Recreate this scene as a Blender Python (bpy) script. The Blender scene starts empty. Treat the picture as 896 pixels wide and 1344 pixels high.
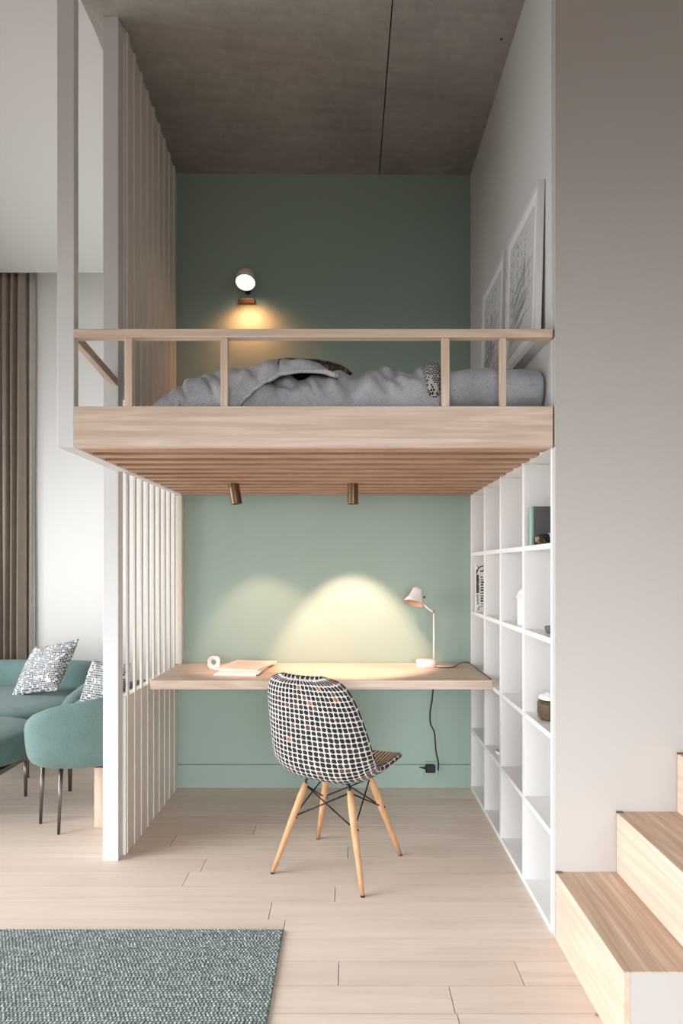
import bpy, math, random
import numpy as np
from mathutils import Vector, Matrix, noise

random.seed(7)
scene = bpy.context.scene
COL = scene.collection
F, CX, CY, EYE = 780.0, 456.0, 745.0, 1.30


def wx(px, Y):
    return (px - CX) * Y / F


def wz(py, Y):
    return EYE - (py - CY) * Y / F


# ------------------------------------------------------------------ materials
def srgb(r, g, b):
    def f(c):
        c /= 255.0
        return c / 12.92 if c <= 0.04045 else ((c + 0.055) / 1.055) ** 2.4
    return (f(r), f(g), f(b), 1.0)


class NT:
    def __init__(self, name):
        self.m = bpy.data.materials.new(name)
        self.m.use_nodes = True
        self.t = self.m.node_tree
        self.b = self.t.nodes['Principled BSDF']

    def n(self, typ, **kw):
        nd = self.t.nodes.new(typ)
        for k, v in kw.items():
            setattr(nd, k, v)
        return nd

    def put(self, sock, v):
        if isinstance(v, bpy.types.NodeSocket):
            self.t.links.new(v, sock)
        else:
            sock.default_value = v

    def math(self, op, a, b=None, c=None):
        nd = self.n('ShaderNodeMath', operation=op)
        self.put(nd.inputs[0], a)
        if b is not None:
            self.put(nd.inputs[1], b)
        if c is not None:
            self.put(nd.inputs[2], c)
        return nd.outputs[0]

    def mix(self, fac, a, b):
        nd = self.n('ShaderNodeMix', data_type='RGBA')
        self.put(nd.inputs['Factor'], fac)
        self.put(nd.inputs[6], a)
        self.put(nd.inputs[7], b)
        return nd.outputs[2]

    def coord(self, which='Object', scale=(1, 1, 1)):
        tc = self.n('ShaderNodeTexCoord')
        mp = self.n('ShaderNodeMapping')
        mp.inputs['Scale'].default_value = scale
        self.t.links.new(tc.outputs[which], mp.inputs['Vector'])
        return mp.outputs['Vector']

    def noise(self, vec, scale=5.0, detail=3.0, rough=0.5, dist=0.0):
        nd = self.n('ShaderNodeTexNoise')
        self.put(nd.inputs['Vector'], vec)
        nd.inputs['Scale'].default_value = scale
        nd.inputs['Detail'].default_value = detail
        nd.inputs['Roughness'].default_value = rough
        nd.inputs['Distortion'].default_value = dist
        return nd.outputs['Fac']

    def ramp(self, fac, stops):
        nd = self.n('ShaderNodeValToRGB')
        el = nd.color_ramp.elements
        while len(el) < len(stops):
            el.new(0.5)
        for e, (p, c) in zip(el, stops):
            e.position = p
            e.color = c if len(c) == 4 else (*c, 1)
        self.put(nd.inputs['Fac'], fac)
        return nd.outputs['Color']

    def bump(self, h, strength=0.3, dist=0.01):
        nd = self.n('ShaderNodeBump')
        nd.inputs['Strength'].default_value = strength
        nd.inputs['Distance'].default_value = dist
        self.put(nd.inputs['Height'], h)
        self.t.links.new(nd.outputs['Normal'], self.b.inputs['Normal'])

    def fin(self, color, rough=0.6, metal=0.0, spec=0.5):
        self.put(self.b.inputs['Base Color'], color)
        self.put(self.b.inputs['Roughness'], rough)
        self.b.inputs['Metallic'].default_value = metal
        self.b.inputs['Specular IOR Level'].default_value = spec
        return self.m


def plain(name, c, rough=0.6, metal=0.0, spec=0.4, var=0.04, scale=8.0):
    k = NT(name)
    f = k.noise(k.coord('Object'), scale, 3)
    a = tuple(x * (1 - var) for x in c[:3]) + (1,)
    b = tuple(min(1, x * (1 + var)) for x in c[:3]) + (1,)
    return k.fin(k.mix(f, a, b), rough, metal, spec)


def wood(name, axis, base, dark, rough=0.5, scale=1.0, amount=0.8):
    k = NT(name)
    s = [52 * scale, 52 * scale, 52 * scale]
    s['XYZ'.index(axis)] = 2.0 * scale
    v = k.coord('Object', tuple(s))
    n1 = k.noise(v, 1.0, 4, 0.6, 0.8)
    s2 = [120 * scale] * 3
    s2['XYZ'.index(axis)] = 3.0 * scale
    v2 = k.coord('Object', tuple(s2))
    n2 = k.noise(v2, 1.0, 3, 0.6, 0.2)
    g = k.math('ADD', k.math('MULTIPLY', n1, 0.65), k.math('MULTIPLY', n2, 0.35))
    fl = k.noise(k.coord('Object', tuple(.9 if a_ == axis else 11 for a_ in 'XYZ')), 1.0, 2, .5, .6)
    g = k.math('ADD', k.math('MULTIPLY', g, .84), k.math('MULTIPLY', k.math('PINGPONG', k.math('MULTIPLY', fl, 11.0), 1.0), .14))
    c = k.ramp(g, [(0.36, dark), (0.50, tuple(d * (1 - amount * .5) + b * amount * .5 for d, b in zip(dark, base))), (0.66, base)])
    k.bump(g, 0.08, 0.002)
    return k.fin(c, rough, 0, 0.35)


OAK, OAKD = srgb(222, 203, 187), srgb(195, 171, 151)
M = {}
for ax in 'XYZ':
    M['oak' + ax] = wood('oak_grain_' + ax.lower(), ax, OAK, OAKD)
M['oakslat'] = wood('oak_slat_warm', 'X', srgb(206, 168, 140), srgb(168, 130, 102))
M['tread'] = wood('oak_tread', 'Y', srgb(212, 187, 164), srgb(178, 148, 124), scale=.8)
M['riser'] = wood('oak_riser', 'Y', srgb(216, 194, 176), srgb(196, 170, 150), scale=.8)
M['beech'] = wood('beech_leg', 'Z', srgb(204, 160, 120), srgb(178, 132, 94), scale=1.5)
M['white'] = plain('white_paint', srgb(216, 215, 214), 0.5, var=.01)
M['wall'] = plain('wall_plaster', srgb(212, 209, 205), 0.75, var=.012, scale=2)
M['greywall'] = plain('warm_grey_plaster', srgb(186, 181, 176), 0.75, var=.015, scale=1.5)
M['lacquer'] = plain('white_lacquer', srgb(232, 230, 228), 0.28, var=.01)
M['slat'] = plain('slat_paint', srgb(228, 219, 210), 0.55, var=.012)
M['green'] = plain('sage_green_paint', srgb(149, 168, 156), 0.7, var=.012, scale=1.5)
M['bronze'] = plain('bronze_metal', srgb(112, 88, 68), 0.35, 0.85)
M['black'] = plain('black_plastic', srgb(18, 18, 18), 0.45)
M['rod'] = plain('black_steel_rod', srgb(20, 20, 20), 0.4, 0.3)
M['steel'] = plain('dark_steel', srgb(120, 112, 106), 0.3, 0.9)
M['paper'] = plain('white_paper', srgb(240, 236, 232), 0.7, var=.015)
M['kraft'] = plain('cream_cover_paper', srgb(232, 218, 204), 0.7)
M['cream'] = plain('cream_lamp_enamel', srgb(238, 230, 222), 0.35)
M['tan'] = plain('tan_lamp_lining', srgb(196, 158, 130), 0.6)
M['ceramic'] = plain('white_ceramic', srgb(240, 238, 235), 0.25)
M['bookgrey'] = plain('slate_grey_book_cover', srgb(96, 94, 94), 0.6)
M['mint'] = plain('mint_cloth', srgb(142, 178, 165), 0.7)
M['dark'] = plain('dark_ink', srgb(30, 26, 24), 0.7)
M['ink'] = plain('pencil_line', srgb(140, 140, 138), 0.8)
M['art'] = plain('drawing_paper', srgb(206, 205, 203), 0.8, var=.02)
M['sheet'] = plain('grey_sheet', srgb(120, 120, 122), 0.9)
M['outsole'] = plain('black_foot_glide', srgb(40, 38, 36), 0.6)


def concrete():
    k = NT('raw_concrete')
    v = k.coord('Object')
    a = k.noise(v, 1.6, 6, 0.62, 0.4)
    b = k.noise(v, 22, 4, 0.6)
    vs = k.coord('Object', (3, 26, 3))
    s = k.noise(vs, 1.0, 3, 0.5)
    g = k.math('ADD', k.math('MULTIPLY', a, .55), k.math('ADD', k.math('MULTIPLY', b, .25), k.math('MULTIPLY', s, .2)))
    c = k.ramp(g, [(0.34, srgb(140, 134, 128)), (0.66, srgb(176, 169, 161))])
    vo = k.n('ShaderNodeTexVoronoi')
    k.put(vo.inputs['Vector'], v)
    vo.inputs['Scale'].default_value = 7.0
    gate = k.math('GREATER_THAN', k.noise(v, 3.0, 2), 0.55)
    pit = k.math('MULTIPLY', k.math('LESS_THAN', vo.outputs['Distance'], 0.045), gate)
    c = k.mix(pit, c, srgb(52, 48, 45))
    k.bump(g, 0.25, 0.01)
    return k.fin(c, 0.85, 0, 0.2)


M['concrete'] = concrete()


def floor_mat():
    k = NT('pale_oak_planks')
    at = k.n('ShaderNodeAttribute', attribute_name='tone')
    tone = at.outputs['Fac']
    geo = k.n('ShaderNodeTexCoord')
    cx = k.n('ShaderNodeCombineXYZ')
    k.put(cx.inputs[0], k.math('MULTIPLY', tone, 37.0))
    k.put(cx.inputs[2], k.math('MULTIPLY', tone, 91.0))
    va = k.n('ShaderNodeVectorMath', operation='ADD')
    k.t.links.new(geo.outputs['Object'], va.inputs[0])
    k.t.links.new(cx.outputs[0], va.inputs[1])

    def sc(s):
        mp = k.n('ShaderNodeMapping')
        mp.inputs['Scale'].default_value = s
        k.t.links.new(va.outputs[0], mp.inputs['Vector'])
        return mp.outputs['Vector']
    n1 = k.noise(sc((1.2, 20, 1)), 1.0, 4, 0.6, 1.0)
    n2 = k.noise(sc((4, 160, 1)), 1.0, 3, 0.6, 0.2)
    g = k.math('ADD', k.math('MULTIPLY', n1, .7), k.math('MULTIPLY', n2, .3))
    c = k.ramp(g, [(0.3, srgb(203, 184, 169)), (0.5, srgb(216, 199, 185)), (0.7, srgb(224, 209, 197))])
    c2 = k.mix(k.math('MULTIPLY', tone, 0.5), c, srgb(204, 185, 170))
    vo = k.n('ShaderNodeTexVoronoi')
    k.put(vo.inputs['Vector'], sc((1.4, 3.2, 1)))
    vo.inputs['Scale'].default_value = 1.0
    knot = k.math('LESS_THAN', vo.outputs['Distance'], 0.035)
    c2 = k.mix(k.math('MULTIPLY', knot, .6), c2, srgb(120, 92, 74))
    k.bump(g, 0.06, 0.002)
    return k.fin(c2, 0.48, 0, 0.35)


M['floor'] = floor_mat()
M['gap'] = plain('plank_joint_board', srgb(110, 92, 80), 0.9)  # brown underfloor board that shows through the gaps between planks


def grid_fabric(name, pitch, light, darks, duty=0.6, stripe=False, rowshift=0.0, rough=0.9):
    """woven check: dark tufts in a light ground, laid out in UV metres"""
    k = NT(name)
    tc = k.n('ShaderNodeTexCoord')
    sep = k.n('ShaderNodeSeparateXYZ')
    wob = k.n('ShaderNodeTexNoise')
    wob.inputs['Scale'].default_value = 60
    k.t.links.new(tc.outputs['UV'], wob.inputs['Vector'])
    wadd = k.n('ShaderNodeVectorMath', operation='MULTIPLY_ADD')
    k.t.links.new(wob.outputs['Color'], wadd.inputs[0])
    wadd.inputs[1].default_value = (pitch * .35,) * 3
    k.t.links.new(tc.outputs['UV'], wadd.inputs[2])
    k.t.links.new(wadd.outputs[0], sep.inputs[0])
    u = k.math('DIVIDE', sep.outputs[0], pitch)
    v = k.math('DIVIDE', sep.outputs[1], pitch)
    vi = k.math('FLOOR', v)
    u = k.math('ADD', u, k.math('MULTIPLY', vi, rowshift))
    ui = k.math('FLOOR', u)
    fu = k.math('ABSOLUTE', k.math('SUBTRACT', k.math('FRACT', u), .5))
    fv = k.math('ABSOLUTE', k.math('SUBTRACT', k.math('FRACT', v), .5))
    # rounded tuft
    d = k.math('POWER', k.math('ADD', k.math('POWER', fu, 3.0), k.math('POWER', fv, 3.0)), 1 / 3.0)
    if stripe:
        d = fv
    tuft = k.math('SMOOTH_MIN', 1.0, k.math('MULTIPLY', k.math('SUBTRACT', duty * .5 + .05, d), 14.0), 0.1)
    tuft = k.math('MAXIMUM', tuft, 0.0)
    cid = k.n('ShaderNodeCombineXYZ')
    k.put(cid.inputs[0], ui)
    k.put(cid.inputs[1], vi)
    wn = k.n('ShaderNodeTexWhiteNoise', noise_dimensions='2D')
    k.t.links.new(cid.outputs[0], wn.inputs['Vector'])
    cr = k.n('ShaderNodeValToRGB')
    cr.color_ramp.interpolation = 'CONSTANT'
    el = cr.color_ramp.elements
    while len(el) < len(darks):
        el.new(.5)
    for e, (p, c) in zip(el, darks):
        e.position = p
        e.color = c
    k.t.links.new(wn.outputs['Value'], cr.inputs['Fac'])
    fine = k.n('ShaderNodeTexNoise')
    fine.inputs['Scale'].default_value = 900
    k.t.links.new(tc.outputs['UV'], fine.inputs['Vector'])
    lightc = k.mix(fine.outputs['Fac'], tuple(x * .72 for x in light[:3]) + (1,), light)
    c = k.mix(tuft, lightc, cr.outputs['Color'])
    h = k.math('ADD', k.math('MULTIPLY', k.math('SUBTRACT', .7, d), 1.0), k.math('MULTIPLY', fine.outputs['Fac'], .4))
    k.bump(h, 0.6, 0.003)
    return k.fin(c, rough, 0, 0.15)


M['tweed'] = grid_fabric('tweed_check', 0.0215, srgb(208, 208, 206),
                         [(0, srgb(46, 36, 33)), (.35, srgb(64, 48, 40)), (.7, srgb(42, 40, 40)), (.93, srgb(96, 66, 48)), (.98, srgb(150, 92, 58))], .82)
M['tweedseat'] = grid_fabric('tweed_stripe', 0.0185, srgb(226, 206, 180),
                             [(0, srgb(66, 48, 38)), (.5, srgb(84, 60, 46))], .34, True)
M['boucle'] = grid_fabric('black_white_weave', 0.0125, srgb(215, 215, 213),
                          [(0, srgb(120, 120, 120)), (.3, srgb(64, 64, 66)), (.6, srgb(200, 200, 198)), (.75, srgb(90, 90, 92))], .86, False, .5)
M['knit'] = grid_fabric('black_white_knit', 0.0085, srgb(200, 198, 194),
                        [(0, srgb(40, 40, 42)), (.5, srgb(60, 60, 60)), (.75, srgb(150, 148, 146))], .85, False, .5)


def linen(name, a, b, sc=500):
    k = NT(name)
    v = k.coord('Object')
    n = k.noise(v, sc, 2)
    big = k.noise(v, 9, 3)
    f = k.math('ADD', k.math('MULTIPLY', n, .7), k.math('MULTIPLY', big, .3))
    c = k.ramp(f, [(.35, a), (.65, b)])
    k.bump(n, .25, .002)
    m = k.fin(c, .95, 0, .1)
    k.b.inputs['Sheen Weight'].default_value = .15
    return m


M['duvet'] = linen('grey_melange_linen', srgb(132, 133, 136), srgb(190, 191, 194))
M['blanket'] = linen('grey_wool_blanket', srgb(128, 129, 133), srgb(194, 195, 199), 420)
M['velvet'] = linen('sage_velvet', srgb(90, 112, 109), srgb(108, 129, 125), 260)
M['velvetd'] = linen('deep_sage_velvet', srgb(78, 102, 98), srgb(96, 120, 115), 260)
M['curtain'] = linen('taupe_curtain_cloth', srgb(138, 124, 112), srgb(158, 144, 131), 300)
M['sheer'] = linen('pale_greige_sheer', srgb(178, 170, 162), srgb(198, 190, 183), 300)
M['bolster'] = linen('dark_patterned_cloth', srgb(52, 52, 50), srgb(66, 66, 64))


def patterned():
    k = NT('dark_floral_pillow_cloth')
    v = k.coord('Object')
    n = k.noise(v, 22, 3, .6, 1.2)
    c = k.ramp(n, [(.40, srgb(52, 54, 52)), (.54, srgb(74, 68, 58)), (.62, srgb(168, 138, 96))])
    return k.fin(c, .9, 0, .15)


M['floral'] = patterned()


def rugmat():
    k = NT('woven_rug_wool')
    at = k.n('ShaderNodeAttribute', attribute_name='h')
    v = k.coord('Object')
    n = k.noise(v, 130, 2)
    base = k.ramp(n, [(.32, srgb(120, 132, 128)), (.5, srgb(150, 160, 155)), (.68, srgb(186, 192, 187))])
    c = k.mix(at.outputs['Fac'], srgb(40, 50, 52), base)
    return k.fin(c, .95, 0, .1)


M['rug'] = rugmat()


def glow():
    k = NT('lit_warm_diffuser')
    k.b.inputs['Emission Color'].default_value = (1, .84, .60, 1)
    k.b.inputs['Emission Strength'].default_value = 14
    return k.fin(srgb(255, 240, 215), .5)


M['glow'] = glow()


def glass(name, col):
    k = NT(name)
    k.b.inputs['Transmission Weight'].default_value = 1
    k.b.inputs['IOR'].default_value = 1.3
    return k.fin(col, .05)


M['glass'] = glass('clear_glass', srgb(235, 238, 236))
M['grain'] = plain('brown_grains', srgb(120, 98, 74), .9, var=.3, scale=90)


# ------------------------------------------------------------------ mesh builder
class MB:
    def __init__(self):
        self.v, self.f, self.uv = [], [], None

    def add(self, vs, fs):
        o = len(self.v)
        self.v += [tuple(p) for p in vs]
        self.f += [tuple(i + o for i in f) for f in fs]
        return self

    def box(self, x0, x1, y0, y1, z0, z1):
        return self.hexa([(x0, y0, z0), (x1, y0, z0), (x1, y1, z0), (x0, y1, z0),
                          (x0, y0, z1), (x1, y0, z1), (x1, y1, z1), (x0, y1, z1)])

    def hexa(self, p):
        return self.add(p, [(0, 3, 2, 1), (4, 5, 6, 7), (0, 1, 5, 4), (1, 2, 6, 5), (2, 3, 7, 6), (3, 0, 4, 7)])

    def grid(self, P, closed_u=False, closed_v=False):
        """P[i][j] points"""
        nu, nv = len(P), len(P[0])
        vs = [p for row in P for p in row]
        fs = []
        for i in range(nu if closed_u else nu - 1):
            for j in range(nv if closed_v else nv - 1):
                a, b = i * nv + j, i * nv + (j + 1) % nv
                c, d = ((i + 1) % nu) * nv + (j + 1) % nv, ((i + 1) % nu) * nv + j
                fs.append((a, b, c, d))
        return self.add(vs, fs)

    def tube(self, pts, r, seg=10, cap=True):
        pts = [Vector(p) for p in pts]
        n = len(pts)
        rs = r if isinstance(r, (list, tuple)) else [r] * n
        ref = Vector((0.31, 0.17, 0.93)).normalized()
        rows = []
        for i in range(n):
            t = (pts[min(i + 1, n - 1)] - pts[max(i - 1, 0)]).normalized()
            if abs(t.dot(ref)) > .96:
                ref = Vector((1, 0, .1)).normalized()
            a = t.cross(ref).normalized()
            b = t.cross(a).normalized()
            rows.append([pts[i] + (a * math.cos(k * math.tau / seg) + b * math.sin(k * math.tau / seg)) * rs[i] for k in range(seg)])
        o = len(self.v)
        self.grid(rows, False, True)
        if cap:
            self.f.append(tuple(o + k for k in range(seg)))
            self.f.append(tuple(o + (n - 1) * seg + k for k in reversed(range(seg))))
        return self

    def lathe(self, prof, origin=(0, 0, 0), axis=(0, 0, 1), seg=32):
        """prof: list of (r, h) along axis"""
        ax = Vector(axis).normalized()
        a = ax.orthogonal().normalized()
        b = ax.cross(a).normalized()
        o = Vector(origin)
        rows = []
        for r, h in prof:
            r = max(r, 1e-5)
            rows.append([o + ax * h + (a * math.cos(k * math.tau / seg) + b * math.sin(k * math.tau / seg)) * r for k in range(seg)])
        return self.grid(rows, False, True)


def link(o, parent=None):
    COL.objects.link(o)
    if parent is not None:
        o.parent = parent
    return o


def world_loc(o):
    L = Vector((0, 0, 0))
    while o is not None:
        L = L + o.location
        o = o.parent
    return L


def obj(name, mb, mat, parent=None, loc=None, bevel=0.0, smooth=False, subsurf=0, solid=0.0, seg=2):
    """world-space verts -> one mesh object; parented objects sit at their parent's origin"""
    base = world_loc(parent) if parent is not None else Vector((0, 0, 0))
    if parent is None:
        if loc is None:
            xs, ys, zs = zip(*mb.v)
            loc = ((min(xs) + max(xs)) / 2, (min(ys) + max(ys)) / 2, min(zs))
        base = Vector(loc)
    me = bpy.data.meshes.new(name)
    me.from_pydata([tuple(Vector(p) - base) for p in mb.v], [], mb.f)
    me.validate()
    import bmesh
    bm = bmesh.new()
    bm.from_mesh(me)
    bmesh.ops.recalc_face_normals(bm, faces=bm.faces)
    bm.to_mesh(me)
    bm.free()
    if mb.uv is not None:
        ul = me.uv_layers.new(name='UVMap')
        for li, l in enumerate(me.loops):
            ul.data[li].uv = mb.uv[l.vertex_index]
    me.materials.append(mat)
    o = bpy.data.objects.new(name, me)
    if parent is None:
        o.location = base
    link(o, parent)
    if smooth:
        me.polygons.foreach_set('use_smooth', [True] * len(me.polygons))
    if solid:
        m = o.modifiers.new('solid', 'SOLIDIFY')
        m.thickness = solid
        m.offset = 0
    if bevel:
        m = o.modifiers.new('bevel', 'BEVEL')
        m.width = bevel
        m.segments = seg
        m.limit_method = 'ANGLE'
        m.angle_limit = math.radians(40)
        m.harden_normals = False
    if subsurf:
        m = o.modifiers.new('sub', 'SUBSURF')
        m.levels = m.render_levels = subsurf
    return o


def thing(name, label, cat, loc, group=None):
    o = bpy.data.objects.new(name, None)
    o.empty_display_size = .1
    o.location = loc
    link(o)
    return tag(o, label, cat, group)


def tag(o, label, cat, group=None):
    o['label'] = label
    o['category'] = cat
    if group:
        o['group'] = group
    return o


def struct(name, mb, mat, bevel=0.0, **kw):
    o = obj(name, mb, mat, None, (0, 0, 0), bevel, **kw)
    o['kind'] = 'structure'
    return o


def cushion_mb(w, h, t, centre, ux, uy, n=22, puff=2.4, wr=0.0, seed=0.0, pinch=.10):
    """pillow: two bulging square faces; ux, uy = in-plane axes. UV in metres"""
    ux, uy = Vector(ux).normalized(), Vector(uy).normalized()
    nz = ux.cross(uy).normalized()
    c = Vector(centre)
    mb = MB()
    uvs = []
    for side in (1, -1):
        P = []
        for i in range(n + 1):
            row = []
            for j in range(n + 1):
                a, b = 2 * i / n - 1, 2 * j / n - 1
                d = (max(0, 1 - abs(a) ** puff) * max(0, 1 - abs(b) ** puff)) ** .5
                px = a * w / 2 * (1 - pinch * (1 - abs(b) ** 2) * abs(a) ** 3)
                py = b * h / 2 * (1 - pinch * (1 - abs(a) ** 2) * abs(b) ** 3)
                q = c + ux * px + uy * py
                wv = noise.noise(q * 9 + Vector((seed, 0, 0))) * wr * d
                q = q + nz * side * (t / 2 * d + wv)
                row.append(q)
                uvs.append((px + side * 3, py))
            P.append(row)
        mb.grid(P)
    mb.uv = uvs
    return mb


# ================================================================== THE SETTING
RXW = 0.725          # inner face of the right wall of the nook
YB = 3.51            # nook's back wall
YF = 2.09            # loft front
LX = -1.15           # edge of the concrete ceiling
FARY = 5.12
ZC = 3.6175


def zc(x, y):
    a = min(1, max(0, (RXW - x) / 1.775))
    b = min(1, max(0, (YB - y) / 0.82))
    return ZC + .13 * a * b


# floor: staggered planks
def build_floor():
    rng = random.Random(11)
    mb = MB()
    tones = []
    pw = 0.1155
    fixed = {}
    y = 1.733 - 41 * pw
    row = 0
    g = .0012
    fixed_j = {}
    for (Yc, xs) in ((1.90, (-.029, .55)), (2.14, (-.23,)), (2.365, (-.05,)), (2.60, (-.63,)), (3.0, (-.46,))):
        fixed_j[int((Yc - y) // pw)] = xs
    while y < FARY + .05:
        L0, L1 = -3.45, 3.25
        if row in fixed_j:
            js = list(fixed_j[row])
            x = js[0]
            while x > L0 + 1.2:
                x -= 1.6
                js.insert(0, x)
            x = js[-1]
            while x < L1 - .6:
                x += 1.5
                js.append(x)
        else:
            js = []
            x = L0 + rng.uniform(.3, 1.9)
            while x < L1:
                js.append(x)
                x += rng.uniform(1.5, 2.3)
        js = [j for j in js if L0 < j < L1]
        ed = [L0] + js + [L1]
        for a, b in zip(ed[:-1], ed[1:]):
            mb.box(a + g, b - g, y + g, y + pw - g, -.012, 0)
            tones += [rng.random()] * 6
        y += pw
        row += 1
    o = struct('floor', mb, M['floor'])
    at = o.data.attributes.new('tone', 'FLOAT', 'FACE')
    at.data.foreach_set('value', tones)
    struct('floor_subfloor', MB().box(-3.5, 3.3, -3.05, FARY + .1, -.08, -.0125), M['gap'])


build_floor()

# nook walls
struct('wall_back', MB().box(-1.03, RXW, YB, YB + .1, .139, 3.76), M['green'])
struct('baseboard_back', MB().box(-1.03, RXW, YB - .003, YB + .1, 0, .1365), M['green'], .001)
# right wall facing the room: three boards with fine joints
mb = MB()
for z0, z1 in ((0, 1.7252), (1.7268, 1.8802), (1.8818, 3.8)):
    mb.box(RXW + .003, 3.2, 2.083, 2.112, z0, z1)
mb.box(RXW + .006, 3.2, 2.0838, 2.112, 0, 3.8)
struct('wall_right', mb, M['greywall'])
struct('wall_loft_right', MB().box(RXW, 1.1, 2.112, YB + .1, 1.735, 3.8), M['wall'])
# living room side
struct('wall_far', MB().box(-3.5, -1.03, FARY, FARY + .1, 0, 3.9), M['wall'])
struct('wall_living_side', MB().box(-1.03, -.93, YB + .1, FARY + .1, 0, 3.9), M['wall'])
struct('wall_stair_side', MB().box(3.2, 3.3, -3.0, 2.2, 0, 3.9), M['wall'])
mb = MB()
WY0, WY1, WZ = -2.0, 4.2, 2.35
mb.box(-3.5, -3.4, -3.0, WY0, 0, 3.9).box(-3.5, -3.4, WY1, FARY, 0, 3.9).box(-3.5, -3.4, WY0, WY1, WZ, 3.9)
struct('wall_window_side', mb, M['wall'])
mb = MB()
mb.box(-3.5, -1.6, -3.1, -3.0, 0, 3.9).box(2.2, 3.3, -3.1, -3.0, 0, 3.9).box(-1.6, 2.2, -3.1, -3.0, 2.35, 3.9)
struct('wall_behind', mb, M['wall'])
# window frames in the two openings
mb = MB()
for yy in (WY0, WY0 + 1.55, WY0 + 3.1, WY0 + 4.65, WY1 - .05):
    mb.box(-3.47, -3.42, yy, yy + .05, 0, WZ)
mb.box(-3.47, -3.42, WY0, WY1, 0, .06).box(-3.47, -3.42, WY0, WY1, WZ - .06, WZ)
struct('window_1', mb, M['white'], .004)
mb = MB()
for xx in (-1.6, -.35, .9, 2.15):
    mb.box(xx, xx + .05, -3.07, -3.02, 0, 2.35)
mb.box(-1.6, 2.2, -3.07, -3.02, 0, .06).box(-1.6, 2.2, -3.07, -3.02, 2.29, 2.35)
struct('window_2', mb, M['white'], .004)

# concrete ceiling in two panels with a joint
mb = MB()


def slab(xa, xb):
    xs = [xa + (xb - xa) * i / 6 for i in range(7)]
    ys = [-3.0, 0, 1.5, 2.2, 2.69, 2.9, 3.1, 3.3, YB + .1]
    lo = [[(x, y, zc(x, y)) for y in ys] for x in xs]
    hi = [[(x, y, 3.95) for y in ys] for x in xs]
    mb.grid(lo)
    mb.grid(hi)
    mb.grid([lo[0], hi[0]])
    mb.grid([lo[-1], hi[-1]])
    mb.grid([[r[0] for r in lo], [r[0] for r in hi]])
    mb.grid([[r[-1] for r in lo], [r[-1] for r in hi]])


slab(LX, .184)
slab(.190, 3.25)
struct('ceiling', mb, M['concrete'])
struct('ceiling_living', MB().box(-3.5, LX, -3.0, 4.93, 3.7475, 3.95).box(LX, -.93, YB + .1, 4.93, 3.7475, 3.95).box(-3.5, -.93, 4.93, FARY + .1, 3.9, 3.95), M['wall'])

# ================================================================== SLAT SCREEN
sc_ = thing('slat_screen', 'white floor to ceiling slatted screen with thick front post, left of the desk', 'screen', (-1.03, 2.66, 0))
obj('front_post', MB().box(-1.084, -1.016, 2.634, 2.69, 0, zc(-1.05, 2.634) - .004), M['white'], sc_, bevel=.002)
mb = MB()
yy = 2.715
k = 0
SL = []
while yy < 3.47:
    mb.box(-1.010, -1.0, yy - .010, yy + .012, 0.0, zc(-1.0, yy + .011))
    SL.append(yy)
    yy += .0915
obj('slat_row', mb, M['slat'], sc_, bevel=.001)
up = MB()
for y0_, y1_ in ((2.69, 2.70), (2.70, 2.9), (2.9, 3.1), (3.1, 3.3), (3.3, 3.505)):
    t0_, t1_ = zc(-1.04, y0_) - .002, zc(-1.04, y1_) - .002
    up.hexa([(-1.04, y0_, 2.06), (-1.009, y0_, 2.06), (-1.009, y1_, 2.06), (-1.04, y1_, 2.06),
             (-1.04, y0_, t0_), (-1.009, y0_, t0_), (-1.009, y1_, t1_), (-1.04, y1_, t1_)])
obj('upper_panel', up, M['slat'], sc_)
obj('lower_panel', MB().box(-1.04, -1.0035, 2.69, 3.505, 0, .715), M['slat'], sc_)
obj('end_post', MB().box(-1.014, -.968, 3.47, 3.508, .7375, 1.722), M['slat'], sc_, bevel=.001)

# ================================================================== LOFT BED
lb = thing('loft_bed', 'raised oak loft bed platform with guard rail and slatted underside', 'loft bed', (-.12, 2.8, 1.725))
ZB0, ZB1 = 1.7235, 1.868
obj('fascia_board', MB().box(-.962, .722, YF, YF + .03, ZB0, ZB1), M['oakX'], lb, bevel=.0015)
mb = MB()
n = 12
for i in range(n):
    y0 = YF + .042 + i * .117
    mb.box(-.962, .7215, y0, y0 + .058, ZB0 + .001, ZB0 + .075)
obj('underside_slats', mb, M['oakslat'], lb, bevel=.001)
obj('platform_board', MB().box(-.962, .7215, YF + .03, YB - .004, ZB0 + .075, ZB0 + .1), M['oakslat'], lb)
mb = MB().box(-1.0215, -.962, YF + .036, 2.632, ZB0, ZB1).box(-.998, -.962, 2.632, 3.468, ZB0, ZB1)
obj('side_beam', mb, M['white'], lb, bevel=.002)
obj('corner_post', MB().box(-1.0215, -.962, YF, YF + .036, ZB0, zc(-1, YF)), M['white'], lb, bevel=.002)
obj('handrail', MB().box(-.962, .7207, YF - .004, YF + .034, 2.109, 2.139), M['oakX'], lb, bevel=.003)
for p0, p1 in ((163, 173), (289, 298.5), (580, 590), (656.5, 664.5)):
    obj('baluster', MB().box(wx(p0, YF), wx(p1, YF), YF + .002, YF + .028, ZB1, 2.109), M['oakZ'], lb, bevel=.002)
obj('return_rail', MB().hexa([(-.985, 2.126, 2.105), (-.962, 2.126, 2.105), (-1.018, 2.633, 2.105), (-1.052, 2.633, 2.105),
                              (-.985, 2.126, 2.139), (-.962, 2.126, 2.139), (-1.018, 2.633, 2.139), (-1.052, 2.633, 2.139)]), M['oakY'], lb, bevel=.002)

# bedding -------------------------------------------------------------
ZP = ZB0 + .1
mb = MB().box(-.70, .70, 2.175, 3.47, ZP, 1.882)
tag(obj('mattress', mb, M['sheet'], bevel=.03, seg=4), 'grey mattress lying on the loft platform under the duvet', 'mattress')


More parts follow.
